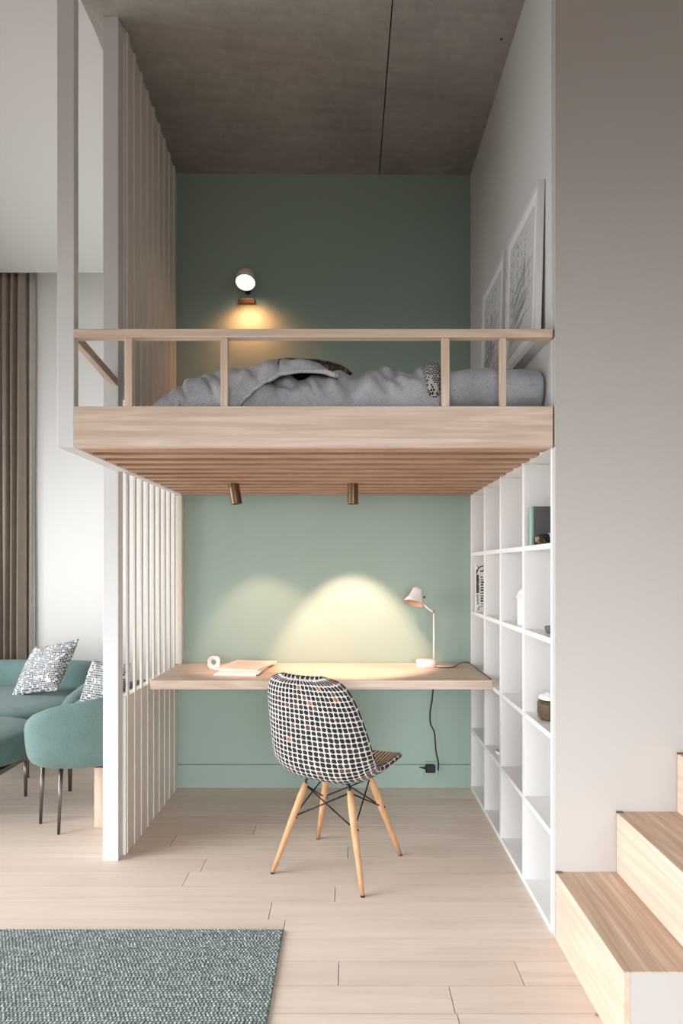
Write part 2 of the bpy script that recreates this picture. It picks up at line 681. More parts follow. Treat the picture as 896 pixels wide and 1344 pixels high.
def interp(tab, x):
    if x <= tab[0][0]:
        return tab[0][1]
    for (a, b), (c, d) in zip(tab[:-1], tab[1:]):
        if x <= c:
            t = (x - a) / (c - a)
            t = t * t * (3 - 2 * t)
            return b + (d - b) * t
    return tab[-1][1]


def cloth_loft(px0, px1, hem, top, Yhem, Ypeak, Yback, zback, nu=120, nv=46, amp=.012, seed=0., exp=2.6, fr=9.0, close=.0):
    """cloth lying over the bed: columns along x; front hem -> crest -> back. hem/top are heights by x"""
    P = []
    for i in range(nu + 1):
        px = px0 + (px1 - px0) * i / nu
        xh = wx(px, Yhem)
        zh, zt = interp(hem, px), interp(top, px)
        row = []
        for j in range(nv + 1):
            t = j / nv
            if t < .55:
                s = t / .55 * math.pi / 2
                y = Yhem + (Ypeak - Yhem) * (1 - math.cos(s) ** (2 / exp))
                z = zh + (zt - zh) * math.sin(s) ** (2 / exp)
            else:
                s = (t - .55) / .45
                y = Ypeak + (Yback - Ypeak) * s
                z = zt + (zback - zt) * (s ** 2)
            x = xh * (1 + (y - Yhem) * .12)
            q = Vector((x, y, z))
            w = min(1, 6 * t)
            e = noise.noise(Vector((x * fr + seed, y * fr * .6, z * fr * .55))) + .5 * noise.noise(Vector((x * fr * 2.1 + z * 9 + seed, y * fr, z * fr)))
            r = abs(noise.noise(Vector((x * 11 + seed * 2 + z * 7, y * 4, z * 4))))
            e2 = (e - 1.2 * max(0, .18 - r) * 3) * amp * w
            q += Vector((0, -.8 * e2, .6 * e2))
            row.append(q)
        P.append(row)
    return MB().grid(P)


def Z(py, Y):
    return wz(py, Y)


# main duvet
hem = [(330, 1.872), (585, 1.872)]
top = [(300, Z(503, 2.33)), (345, Z(500, 2.33)), (400, Z(497, 2.33)), (480, Z(496, 2.33)), (540, Z(495, 2.33)), (562, Z(490, 2.33)), (580, Z(492, 2.33))]
dv = obj('duvet', cloth_loft(300, 578, hem, top, 2.142, 2.36, 3.35, 1.955, amp=.026, seed=3., fr=13), M['duvet'], smooth=True, solid=.012)
tag(dv, 'plump grey duvet spread along the middle of the loft bed', 'duvet')
# folded blanket heaped on the left
hem = [(200, 1.869), (230, 1.868), (290, 1.878), (312, 1.872), (322, 1.905), (335, 1.938), (350, 1.965), (372, 1.992), (395, 2.0), (425, 1.998), (442, 1.985)]
top = [(198, Z(534, 2.2)), (206, Z(527, 2.22)), (216, Z(518, 2.25)), (228, Z(508, 2.28)), (243, Z(500, 2.3)), (262, Z(494, 2.3)), (290, Z(490, 2.3)), (322, Z(484, 2.3)), (350, Z(479, 2.3)), (385, Z(482, 2.3)), (415, Z(488, 2.3)), (435, Z(494, 2.3)), (444, Z(499, 2.3))]
bl = obj('blanket', cloth_loft(200, 444, hem, top, 2.128, 2.34, 3.0, 1.98, amp=.022, seed=11., fr=9, exp=2.2), M['blanket'], smooth=True, solid=.014)
tag(bl, 'grey wool blanket with turned back hem heaped at the left of the bed', 'blanket')
# blanket corner flopping onto the fascia edge
pf = []
for i in range(13):
    row = []
    for j in range(9):
        u, v = i / 12, j / 8
        px = 199 + 36 * u
        z = 1.872 + (.006 + .035 * u) * v - (.006 if 0.3 < u < .8 else .0) * (1 - v)
        y = 2.112 + .03 * v + .004 * math.sin(u * 9)
        row.append((wx(px, 2.11), y, z))
    pf.append(row)
obj('turned_corner', MB().grid(pf), M['blanket'], bl, smooth=True, solid=.008)
# hem piping along the folded edge
hp = []
for i in range(30):
    px = 313 + (441 - 313) * i / 29
    hp.append((wx(px, 2.128), 2.125, interp(hem, px) + .004))
obj('hem', MB().tube(hp, .008, 8), M['blanket'], bl, smooth=True)

# dark patterned pillow behind the blanket
pm = cushion_mb(.41, .34, .12, (wx(401, 2.55), 2.55, 2.128), (1, 0, -.04), (0, .92, .22), wr=.012, seed=4)
tag(obj('patterned_pillow', pm, M['floral'], smooth=True), 'dark pillow with tan blotches lying behind the grey blanket', 'pillow')


# knit cushion and grey pillow on the right
def pad(px0, px1, ztop, zbot, y0, y1, amp, seed, ex=4.0, nx=50, nt=40, tilt=0.0):
    x0, x1 = wx(px0, y0), wx(px1, y0)
    P = []
    for i in range(nx + 1):
        u = 2 * i / nx - 1
        k_ = max(0.0, 1 - abs(u) ** ex) ** (1 / ex)
        row = []
        for j in range(nt):
            a = j / nt * math.tau
            ca, sa = math.cos(a), math.sin(a)
            y = (y0 + y1) / 2 + (y1 - y0) / 2 * k_ * math.copysign(abs(ca) ** .7, ca)
            z = (ztop + zbot) / 2 + (ztop - zbot) / 2 * (.35 + .65 * k_) * math.copysign(abs(sa) ** .7, sa) + tilt * u
            x = (x0 + x1) / 2 + (x1 - x0) / 2 * u
            q = Vector((x, y, z))
            e = noise.noise(Vector((x * 8 + seed, y * 6, z * 8))) + .5 * noise.noise(Vector((x * 20 + seed, y * 12, z * 16)))
            q += Vector((0, -e * amp, e * amp * .7))
            row.append(q)
        P.append(row)
    m = MB().grid(P, False, True)
    m.uv = [(p[0], p[2] + p[1]) for p in m.v]
    o = len(m.v)
    m.f.append(tuple(range(nt)))
    m.f.append(tuple(nx * nt + j for j in reversed(range(nt))))
    return m


kn = pad(555, 584, 2.065, 1.87, 2.128, 2.42, .006, 21., 3.2, 30, 40)
tag(obj('knit_cushion', kn, M['knit'], smooth=True), 'narrow black and white knitted cushion wedged beside the grey pillow', 'cushion')
pw_ = pad(583, 721, 2.052, 1.868, 2.145, 2.6, .013, 33., 7.0)
tag(obj('grey_pillow', pw_, M['duvet'], smooth=True), 'long grey pillow at the right end of the loft bed against the wall', 'pillow')

# ledge and leaning picture frames ------------------------------------------
tag(obj('picture_ledge', MB().box(.678, .7245, 2.14, 3.16, 2.118, 2.135), M['wall'], bevel=.002), 'narrow white ledge on the right loft wall carrying both picture frames', 'shelf')


def picture(y0, y1, z0, z1, xb, xt, label, seed):
    """frame leaning: bottom at xb, top at xt (x of the face)"""
    t = thing('framed_drawing', label, 'picture', ((xb + .02), (y0 + y1) / 2, z0), 'framed drawings on the loft ledge')
    d = .024

    def P(y, z, off=0.0):
        s = (z - z0) / (z1 - z0)
        return (xb + (xt - xb) * s + off, y, z)

    def bar(ya, yb, za, zb, a, b):
        return [P(ya, za, a), P(yb, za, a), P(yb, za, b), P(ya, za, b), P(ya, zb, a), P(yb, zb, a), P(yb, zb, b), P(ya, zb, b)]
    w = .016
    mb = MB()
    mb.hexa(bar(y0, y0 + w, z0, z1, 0, d)).hexa(bar(y1 - w, y1, z0, z1, 0, d))
    mb.hexa(bar(y0 + w, y1 - w, z0, z0 + w, 0, d)).hexa(bar(y0 + w, y1 - w, z1 - w, z1, 0, d))
    obj('frame', mb, M['white'], t, bevel=.001)
    obj('mat_board', MB().hexa(bar(y0 + w, y1 - w, z0 + w, z1 - w, .006, .012)), M['paper'], t)
    sh = obj('drawing_sheet', MB().hexa(bar(y0 + .055, y1 - .055, z0 + .06, z1 - .06, .004, .006)), M['art'], t)
    rng = random.Random(seed)
    mb = MB()
    ya, yb, za, zb = y0 + .065, y1 - .065, z0 + .08, z1 - .08

    def line(pa, pb, wd=.0016):
        (a, b), (c, e) = pa, pb
        L = math.hypot(c - a, e - b) or 1e-6
        nx, nz = -(e - b) / L * wd / 2, (c - a) / L * wd / 2
        q = [(a + nx, b + nz), (a - nx, b - nz), (c - nx, e - nz), (c + nx, e + nz)]
        mb.add([P(*p, .0032) for p in q] + [P(*p, .0042) for p in q], [(0, 1, 2, 3), (7, 6, 5, 4), (0, 4, 5, 1), (1, 5, 6, 2), (2, 6, 7, 3), (3, 7, 4, 0)])
    Hh, Ww = zb - za, yb - ya
    for i in range(26):          # dense hatching low down
        f = i / 26
        a = (yb - Ww * rng.uniform(0, .25), za + Hh * (.05 + .45 * f))
        b = (a[0] - Ww * rng.uniform(.3, .8), a[1] + Hh * rng.uniform(.05, .16))
        line(a, b, rng.choice((.0014, .002, .0034)))
    for i in range(9):           # uprights and a roof line
        y = ya + Ww * rng.random()
        line((y, za + Hh * rng.uniform(.3, .5)), (y, za + Hh * rng.uniform(.6, .8)), .0012)
    for i in range(60):          # foliage strokes
        a = (ya + Ww * rng.uniform(.25, 1), za + Hh * rng.uniform(.6, .98))
        line(a, (a[0] + rng.uniform(-.02, .02), a[1] + rng.uniform(-.02, .02)), .0014)
    line((ya, za + Hh * .62), (yb - Ww * .3, za + Hh * .5), .002)
    line((yb - Ww * .3, za + Hh * .5), (yb, za + Hh * .66), .002)
    obj('pencil_drawing', mb, M['ink'], sh)
    return t


picture(2.178, 2.612, 2.135, 2.722, .684, .699, 'framed pencil drawing leaning on the loft wall, nearer the room', 3)
picture(2.664, 3.09, 2.135, 2.722, .684, .699, 'framed pencil drawing leaning on the loft wall, nearer the green wall', 8)

# wall sconce --------------------------------------------------------------
SX, SZ = wx(322, 3.42), wz(368, 3.42)
ws = thing('wall_sconce', 'lit round wall sconce on the dark green wall above the bed', 'wall lamp', (SX, YB, SZ))
dirv = Vector((.02, -.40, -.92)).normalized()
hd = Vector((SX, YB - .085, SZ + .008))
obj('shade', MB().lathe([(r * .84, h * .9) for r, h in ((0, -.062), (.035, -.060), (.056, -.04), (.066, -.005), (.068, .03), (.064, .03), (.060, .0), (.0, -.02))], hd, dirv, 36), M['kraft'], ws, smooth=True)
obj('diffuser', MB().lathe([(r * .84, h * .9) for r, h in ((.0, .034), (.03, .032), (.052, .026), (.061, .014), (.061, .005), (0, .005))], hd, dirv, 36), M['glow'], ws, smooth=True)
obj('mounting_plate', MB().box(SX - .055, SX + .045, YB - .03, YB - .0005, SZ - .10, SZ - .075), M['bronze'], ws, bevel=.004)
obj('bracket_arm', MB().tube([(SX, YB - .002, SZ - .03), (SX, YB - .05, SZ - .01)], .016, 12), M['bronze'], ws, smooth=True)

# ================================================================== DESK
dk = thing('desk', 'wall to wall pale oak desk top below the loft bed', 'desk', (-.13, 3.2, .69))
obj('desk_top', MB().box(-.985, .7225, 2.965, YB - .004, .692, .7375), M['oakX'], dk, bevel=.0015)

DZ = .7375


# magazines and sheets
def stack_sheet(name, x0, y0, w, d, z, h, rot, mat, label, cat, grp=None):
    c, s = math.cos(rot), math.sin(rot)
    q = [(-w / 2, -d / 2), (w / 2, -d / 2), (w / 2, d / 2), (-w / 2, d / 2)]
    pts = [(x0 + a * c - b * s, y0 + a * s + b * c) for a, b in q]
    mb = MB().hexa([(*p, z) for p in pts] + [(*p, z + h) for p in pts])
    return tag(obj(name, mb, mat, bevel=.0008), label, cat, grp)


G = 'papers stacked on the desk'
stack_sheet('paper_pad', -.572, 3.222, .225, .27, DZ, .009, -.10, M['paper'], 'white paper pad at the bottom of the stack on the desk', 'paper', G)
stack_sheet('booklet', -.566, 3.228, .225, .285, DZ + .0092, .007, -.04, M['paper'], 'white booklet in the middle of the paper stack on the desk', 'booklet', G)
mg = stack_sheet('magazine', -.560, 3.300, .245, .31, DZ + .0164, .008, -.22, M['kraft'], 'cream covered magazine on top of the paper stack on the desk', 'magazine', G)
mb = MB()
for i in range(9):
    yy = 3.20 + i * .022
    mb.hexa([(-.64 + .22 * (yy - 3.300), yy, DZ + .0245), (-.51 + .22 * (yy - 3.300), yy - .028, DZ + .0245), (-.51 + .22 * (yy - 3.300), yy - .026, DZ + .0245), (-.64 + .22 * (yy - 3.300), yy + .002, DZ + .0245),
             (-.64 + .22 * (yy - 3.300), yy, DZ + .0249), (-.51 + .22 * (yy - 3.300), yy - .028, DZ + .0249), (-.51 + .22 * (yy - 3.300), yy - .026, DZ + .0249), (-.64 + .22 * (yy - 3.300), yy + .002, DZ + .0249)])
obj('printed_lines', mb, M['tan'], mg)
# white ring holder
rx, ry, rz = wx(280, 3.30), 3.32, DZ
mb = MB()


def sq(a, h, p=3.2):
    c, s = math.cos(a), math.sin(a)
    return h * math.copysign(abs(c) ** (2 / p), c), h * math.copysign(abs(s) ** (2 / p), s)


rows = []
for yy, in_ in ((-.016, .006), (-.019, .0), (.019, .0), (.016, .006)):
    rows.append([(rx + sq(a / 32 * math.tau, .033 - in_ * .3)[0], ry + yy, rz + .0245 + .034 + sq(a / 32 * math.tau, .034 - in_ * .3)[1]) for a in range(32)])
for yy, rr in ((.019, .0165), (-.019, .0165)):
    rows.append([(rx + math.cos(a / 32 * math.tau) * rr, ry + yy, rz + .0245 + .036 + math.sin(a / 32 * math.tau) * rr) for a in range(32)])
mb.grid(rows, True, True)
for i in range(len(mb.v)):
    x, y, z = mb.v[i]
    mb.v[i] = (x, y, z - .0245)
tag(obj('tape_dispenser', mb, M['ceramic'], smooth=True), 'small white rounded ring shaped tape holder at the back of the paper stack', 'tape holder')

# desk lamp ----------------------------------------------------------------
LY = 3.37
lx = wx(559, LY)
lamp = thing('desk_lamp', 'cream desk lamp with bell shade at the right of the desk', 'desk lamp', (lx, LY, DZ))
rows = []
for h, r in ((0, .048), (.004, .054), (.034, .056), (.040, .052), (.0415, .0)):
    rows.append([(lx + sq(a / 40 * math.tau, r, 2.8)[0], LY + sq(a / 40 * math.tau, r * .8, 2.8)[1], DZ + h) for a in range(40)])
obj('base', MB().grid(rows, False, True), M['cream'], lamp, smooth=True)
rows = []
for h, r in ((0, 1), (.009, 1), (.012, .93), (.012, 0)):
    rows.append([(lx + .095 + sq(a / 32 * math.tau, .055 * r, 2.6)[0], LY + .0 + sq(a / 32 * math.tau, .04 * r, 2.6)[1], DZ + h) for a in range(32)])
obj('wooden_foot', MB().grid(rows, False, True), M['oakX'], lamp, smooth=True)
sx = wx(569.3, LY)
zt = wz(803, LY)
obj('stem', MB().tube([(sx, LY, DZ + .03), (sx, LY, zt)], .0055, 12), M['cream'], lamp, smooth=True)
ax_, az = wx(553.5, LY), wz(791, LY)
obj('arm', MB().tube([(sx + .008, LY, zt), (sx - .012, LY, zt + .003), (sx - .04, LY, zt + .025), (ax_, LY, az), (ax_ - .01, LY, az + .012)], .005, 10), M['cream'], lamp, smooth=True)
obj('joint', MB().lathe([(0, -.011), (.008, -.011), (.008, .011), (0, .011)], (sx, LY, zt), (0, 1, 0), 16), M['bronze'], lamp)
# bell: axis up-right, mouth down-left
bx, bz = wx(543, LY), wz(791, LY)
bax = Vector((.28, .30, .90)).normalized()
bo = Vector((bx, LY, bz))
prof = [(.058, -.004), (.055, .006), (.046, .022), (.037, .042), (.032, .064), (.028, .082), (.017, .091), (0, .094)]
obj('shade', MB().lathe(prof, bo, bax, 36), M['cream'], lamp, smooth=True)
obj('shade_lining', MB().lathe([(max(0, r - .003), h - .0015) for r, h in prof], bo, bax, 36), M['tan'], lamp, smooth=True)
obj('thumb_knob', MB().lathe([(0, 0), (.006, 0), (.006, .014), (0, .014)], bo + Vector((.052, 0, .03)), (1, 0, .1), 14), M['bronze'], lamp)

# cords and plug
zd = DZ + .004
cord1 = [(lx + .05, LY - .03, zd), (lx + .09, LY - .05, zd), (lx + .15, LY - .03, zd), (lx + .2, LY + .03, zd + .012), (.69, LY + .06, zd + .012), (.715, 3.36, zd), (.716, 3.2, zd), (.717, 3.05, zd), (.718, 2.98, zd)]


def smooth_path(p, n=8):
    p = [Vector(q) for q in p]
    out = []
    for i in range(len(p) - 1):
        a, b, c, d = p[max(0, i - 1)], p[i], p[i + 1], p[min(len(p) - 1, i + 2)]
        for s in range(n):
            t = s / n
            out.append(.5 * ((2 * b) + (c - a) * t + (2 * a - 5 * b + 4 * c - d) * t * t + (3 * b - a - 3 * c + d) * t ** 3))
    out.append(p[-1])
    return out


obj('cord', MB().tube(smooth_path(cord1), .0022, 8), M['black'], lamp, smooth=True)
YC = 3.485
pc = [(568.5, 903), (567, 918), (564.5, 935), (565, 950), (570, 962), (572, 985), (575, 1000), (575, 1011)]
ad = thing('power_adapter', 'black power adapter and hanging cord on the green wall below the desk', 'power adapter', (wx(564.5, YC), YB - .004, wz(1014, YC)))
obj('adapter_body', MB().box(wx(558, YC), wx(570.5, YC), YB - .05, YB - .012, wz(1013, YC), wz(1003.5, YC)), M['black'], ad, bevel=.004)
obj('cord', MB().tube(smooth_path([(wx(a, YC), YC, wz(b, YC)) for a, b in pc]), .0038, 8), M['black'], ad, smooth=True)
obj('plug_pins', MB().box(wx(560, YC), wx(569, YC), YB - .014, YB - .0085, wz(1011, YC), wz(1005, YC)), M['black'], ad)
obj('cable_tail', MB().tube([(wx(558, YC), YB - .03, wz(1008, YC)), (wx(549.5, YC), YB - .03, wz(1007, YC))], [.006, .001], 8), M['black'], ad)
oc = obj('wall_socket', MB().box(wx(557, YC), wx(576, YC), YB - .0085, YB - .0031, wz(1020, YC), wz(1001, YC)), M['green'], bevel=.002)
tag(oc, 'green wall socket plate behind the black adapter', 'socket')

# ================================================================== SPOTLIGHTS
SPY = 3.01
for px, tilt, lab in ((307, .16, 'bronze cylinder spotlight tilted, left one under the loft'), (463, 0.0, 'bronze cylinder spotlight hanging straight, right one under the loft')):
    X0 = wx(px, SPY)
    t = thing('spotlight', lab, 'spotlight', (X0, SPY, ZB0), 'spotlights under the loft')
    top = Vector((X0, SPY, ZB0))
    ax3 = Vector((tilt, 0, -1)).normalized()
    obj('ceiling_mount', MB().lathe([(0, 0), (.027, 0), (.027, -.02), (0, -.02)], top, (0, 0, 1), 28), M['bronze'], t)
    c0 = top + Vector((0, 0, -.012))
    obj('barrel', MB().lathe([(0, 0), (.0272, .002), (.0272, .09), (.0235, .09), (.0235, .05), (0, .05)], c0, ax3, 28), M['bronze'], t, smooth=False, bevel=.001)

# ================================================================== CHAIR
Cc = Vector((-.041, 2.60, 0))
fw = Vector((.476, .88, 0)).normalized()
rt = Vector((fw.y, -fw.x, 0))
ch = thing('desk_chair', 'tweed upholstered shell chair on splayed wooden legs in front of the desk', 'chair', Cc)
# side profile (f, z), half width, edge lift (towards sitter)
prof = [(.232, .414, .150, .000), (.222, .436, .185, .004), (.195, .447, .207, .010), (.14, .447, .222, .020), (.07, .438, .231, .034),
        (-.02, .424, .236, .052), (-.09, .418, .238, .066), (-.145, .424, .238, .078), (-.185, .445, .238, .086), (-.212, .485, .236, .088),
        (-.228, .54, .232, .082), (-.24, .61, .224, .070), (-.252, .68, .213, .056), (-.266, .75, .199, .042), (-.280, .81, .178, .030), (-.290, .845, .148, .02), (-.296, .866, .09, .01)]


def cr_prof(t):
    x = t * (len(prof) - 1)
    i = min(int(x), len(prof) - 2)
    s = x - i
    a, b, c, d = (np.array(prof[max(0, min(len(prof) - 1, i + k))]) for k in (-1, 0, 1, 2))
    return .5 * ((2 * b) + (c - a) * s + (2 * a - 5 * b + 4 * c - d) * s * s + (3 * b - a - 3 * c + d) * s ** 3)


NU, NV = 96, 40
P, uvl = [], []
Ls = 0
prev = None
for i in range(NU + 1):
    f_, z_, w_, l_ = cr_prof(i / NU)
    f2, z2, _, _ = cr_prof(min(1, i / NU + .004))
    f1, z1, _, _ = cr_prof(max(0, i / NU - .004))
    tv = np.array([f2 - f1, z2 - z1])
    tv = tv / np.linalg.norm(tv)
    nrm = np.array([-tv[1], tv[0]])
    if nrm[0] * 1 + nrm[1] * .6 < 0:
        nrm = -nrm
    if prev is not None:
        Ls += math.hypot(f_ - prev[0], z_ - prev[1])
    prev = (f_, z_)
    row = []
    for j in range(NV + 1):
        s = 2 * j / NV - 1
        sx_ = math.copysign(1 - (1 - abs(s)) ** 1.25, s)
        lift = l_ * abs(s) ** 2.6
        q = Cc + fw * (f_ + nrm[0] * lift) + rt * (w_ * sx_) + Vector((0, 0, z_ + nrm[1] * lift))
        row.append(q)
        uvl.append((s * .235, Ls))
    P.append(row)
split = int(NU * .30)
sh = MB().grid(P[split:])
sh.uv = uvl[split * (NV + 1):]
shell = obj('backrest', sh, M['tweed'], ch, smooth=True, solid=.024)
st = MB().grid(P[:split + 1])
st.uv = [(v, u) for u, v in uvl[:(split + 1) * (NV + 1)]]
obj('seat', st, M['tweedseat'], ch, smooth=True, solid=.024)
# edge piping
edge = [P[i][0] for i in range(0, NU + 1, 2)] + [P[NU][j] for j in range(0, NV + 1, 2)] + [P[i][NV] for i in range(NU, -1, -2)]
pmb = MB().tube(edge, .0105, 8)
pmb.uv = [((q // 8) * .0105, (q % 8) * .008) for q in range(len(pmb.v))]
obj('edge_piping', pmb, M['tweed'], shell, smooth=True)
feet = {'A': (-.319, 2.527), 'B': (.059, 2.347), 'C': (.237, 2.685), 'D': (-.142, 2.847)}
TOPZ = .372
Lg = {}
for kx, (x, y) in feet.items():
    ft = Vector((x, y, 0.004))
    tp = Cc + (Vector((x, y, 0)) - Cc) * .5
    tp.z = TOPZ
    Lg[kx] = (ft, tp)
    leg = obj('leg', MB().tube([ft, ft.lerp(tp, .25), ft.lerp(tp, .6), ft.lerp(tp, .85), tp], [.0085, .0115, .0155, .016, .012], 16), M['beech'], ch, smooth=True)
    obj('foot_glide', MB().tube([ft - Vector((0, 0, .004)), ft + Vector((0, 0, .004))], .0088, 12), M['outsole'], leg)
    obj('leg_bolt', MB().tube([ft.lerp(tp, .62) - rt * .019, ft.lerp(tp, .62) + rt * .019], .004, 8), M['rod'], leg)
mb = MB()
for a, b in (('A', 'B'), ('B', 'C'), ('C', 'D'), ('D', 'A')):
    for p, q in ((a, b), (b, a)):
        top = Lg[p][1] + Vector((0, 0, -.01))
        low = Lg[q][0].lerp(Lg[q][1], .62)
        mb.tube([top, low], .0032, 8)
for kx in 'ABCD':
    tp = Lg[kx][1]
    inn = Cc + (Vector((tp.x, tp.y, 0)) - Cc) * .72
    mb.tube([tp + Vector((0, 0, -.02)), tp + Vector((0, 0, .014)), (inn.x, inn.y, .408)], [.006, .006, .006], 8)
ring = []
for kx in 'ABCDA':
    tp = Lg[kx][1]
    inn = Cc + (Vector((tp.x, tp.y, 0)) - Cc) * .72
    ring.append((inn.x, inn.y, .402))
mb.tube(ring, .004, 8)
obj('wire_brace', mb, M['rod'], ch, smooth=True)

# ================================================================== SHELF UNIT
su = thing('shelf_unit', 'white built-in cubby shelf wall of square compartments right of the desk', 'shelf unit', (.86, 2.8, 0))
VY = [2.112, 2.443, 2.812, 3.141, YB - .028]
VW = [.014, .028, .028, .028, .024]
ZS = [0.0, .341, .687, 1.0275, 1.368]
HT = .02
D1 = 1.0
E = RXW + .0005
for y0, w in zip(VY, VW):
    obj('upright_panel', MB().box(E, D1, y0, y0 + w, .0, 1.725), M['lacquer'], su, bevel=.001)
for i, z0 in enumerate(ZS):
    mb = MB()
    for a in range(4):
        mb.box(E, D1, VY[a] + VW[a], VY[a + 1], z0, z0 + HT)
    obj('shelf_board', mb, M['lacquer'], su)
obj('top_panel', MB().box(E, D1, VY[0], YB - .004, 1.7255, 1.734), M['lacquer'], su)
obj('back_panel', MB().box(D1, D1 + .012, VY[0], YB - .004, 0, 1.734), M['lacquer'], su)
S2, S3, S4, S1 = ZS[3] + HT, ZS[2] + HT, ZS[1] + HT, ZS[4] + HT

# things on the shelves
bk = thing('upright_book', 'slate grey book with mint spine standing in the top cubby nearest the room', 'book', (.80, 2.4, S1))
bx0, bx1, by0, by1, bzt = .744, .90, 2.372, 2.40, wz(664.5, 2.372)
obj('cover', MB().box(bx0, bx1, by0, by0 + .003, S1, bzt).box(bx0, bx1, by1 - .003, by1, S1, bzt), M['bookgrey'], bk)
obj('spine', MB().box(bx0 - .011, bx0 - .0002, by0, by1, S1, bzt + .002), M['mint'], bk, bevel=.002)
obj('pages', MB().box(bx0, bx1 - .004, by0 + .003, by1 - .003, S1 + .003, bzt - .003), M['paper'], bk)
rl = thing('fabric_roll', 'rolled mint cloth with dark patterned end lying in the top cubby', 'cloth roll', (.8, 2.29, S1))
ra = Vector((.97, .1, .05)).normalized()
obj('patterned_end', MB().lathe([(0, 0), (.014, .001), (.019, .008), (.021, .045), (0, .045)], (.730, 2.30, S1 + .0212), ra, 24), M['floral'], rl, smooth=True)
obj('mint_roll', MB().lathe([(0, .045), (.0205, .045), (.0225, .055), (.0225, .16), (.0, .162)], (.730, 2.30, S1 + .0225), ra, 24), M['mint'], rl, smooth=True)
can = thing('canister', 'white ceramic canister with tan rim and dome lid in the second cubby row', 'canister', (.797, 2.626, S2))
cz = S2
obj('body', MB().lathe([(0, 0), (.044, 0), (.046, .004), (.046, .112), (.043, .114), (0, .114)], (.797, 2.626, cz), (0, 0, 1), 36), M['ceramic'], can, smooth=True, bevel=.001)
obj('rim', MB().lathe([(.0, .1145), (.0475, .1145), (.050, .122), (.049, .132), (0, .132)], (.797, 2.626, cz), (0, 0, 1), 36), M['kraft'], can, smooth=True)
obj('lid', MB().lathe([(.046, .1325), (.040, .150), (.026, .162), (0, .166)], (.797, 2.626, cz), (0, 0, 1), 36), M['ceramic'], can, smooth=True)
ds = thing('trinket_dish', 'small dark ribbed dish with a glass knob in the second cubby row', 'dish', (.798, 2.30, S2))
rows = []
for h, r in ((0, .026), (.004, .030), (.02, .034), (.025, .033), (.025, .0)):
    rows.append([(.798 + math.cos(a / 48 * math.tau) * r * (1 + .03 * (a % 2)), 2.30 + math.sin(a / 48 * math.tau) * r * (1 + .03 * (a % 2)), S2 + h) for a in range(48)])
obj('dish', MB().grid(rows, False, True), M['bookgrey'], ds)
obj('knob', MB().lathe([(0, .0255), (.014, .026), (.015, .04), (.010, .05), (0, .052)], (.798, 2.30, S2), (0, 0, 1), 24), M['glass'], ds, smooth=True)
jr = thing('storage_jar', 'faceted glass jar of brown grains with white lid in the third cubby row', 'jar', (.792, 2.325, S3))


def oct_(r, h, y=.0):
    return [(.792 + math.cos((a + .5) / 8 * math.tau) * r, 2.325 + math.sin((a + .5) / 8 * math.tau) * r, S3 + h) for a in range(8)]


m_ = MB().grid([oct_(.036, .001), oct_(.043, .008), oct_(.046, .03), oct_(.046, .062), oct_(.040, .072)], False, True)
m_.f.append(tuple(range(8)))
m_.f.append(tuple(32 + a for a in reversed(range(8))))
obj('contents', m_, M['grain'], jr, bevel=.001)
m_ = MB().grid([oct_(.039, .0), oct_(.0465, .007), oct_(.0495, .03), oct_(.0495, .064), oct_(.043, .076), oct_(.041, .078)], False, True)
obj('glass_body', m_, M['glass'], jr, bevel=.002)
obj('lid', MB().lathe([(0, .0785), (.040, .0785), (.042, .082), (.042, .09), (.034, .096), (.018, .097), (.016, .102), (0, .104)], (.792, 2.325, S3), (0, 0, 1), 32), M['ceramic'], jr, smooth=True)
tag(obj('round_bowl', MB().lathe([(0, .0), (.018, .0), (.032, .012), (.037, .028), (.035, .028), (.03, .014), (0, .006)], (.772, 2.965, S4), (0, 0, 1), 32), M['ceramic'], smooth=True), 'small round white bowl in the fourth cubby row under folded cards', 'bowl')
mb = MB()
for zz in (.03, .075):
    q = [(.735, 2.965), (.80, 2.94), (.80, 2.99)]
    lo = [(q[0][0], q[0][1], S4 + zz + .036), (q[1][0], q[1][1], S4 + zz), (q[2][0], q[2][1], S4 + zz)]
    hi = [(a, b, c + .004) for a, b, c in lo]
    mb.add(lo + hi, [(0, 2, 1), (3, 4, 5), (0, 1, 4, 3), (1, 2, 5, 4), (2, 0, 3, 5)])
mb.tube([(.795, 2.965, S4 + .0285), (.795, 2.965, S4 + .08)], .003, 8)
tag(obj('paper_ornament', mb, M['paper'], None), 'folded white paper ornament standing over the small bowl in the fourth row', 'ornament')
# print leaning at the back of the second row
pr = thing('printed_board', 'black and white printed board leaning in the second cubby row by the green wall', 'print', (.80, 3.39, S2))
pz1 = wz(741, 3.4)
obj('board', MB().box(.728, .87, 3.39, 3.40, S2, pz1), M['paper'], pr, bevel=.001)
mb = MB()
rng = random.Random(5)


def mark(x0, x1, z0, z1):
    mb.box(x0, x1, 3.3885, 3.3897, z0, z1)


h_ = pz1 - S2
for i in range(14):          # dense left column
    z = S2 + h_ * (.40 + .39 * i / 14)
    mark(.733, .748 + rng.uniform(-.002, .002), z, z + h_ * .024)
for i in range(11):
    z = S2 + h_ * (.16 + .62 * i / 11)
    mark(.757 + rng.uniform(0, .004), .770 + rng.uniform(0, .01), z, z + h_ * rng.uniform(.015, .035))
for i in range(7):
    z = S2 + h_ * (.16 + .22 * i / 7)
    mark(.733 + rng.uniform(0, .008), .749 - rng.uniform(0, .004), z, z + h_ * .016)


def stroke(pts, r):
    mb.tube([(x, 3.389, S2 + h_ * z) for x, z in pts], r, 6)


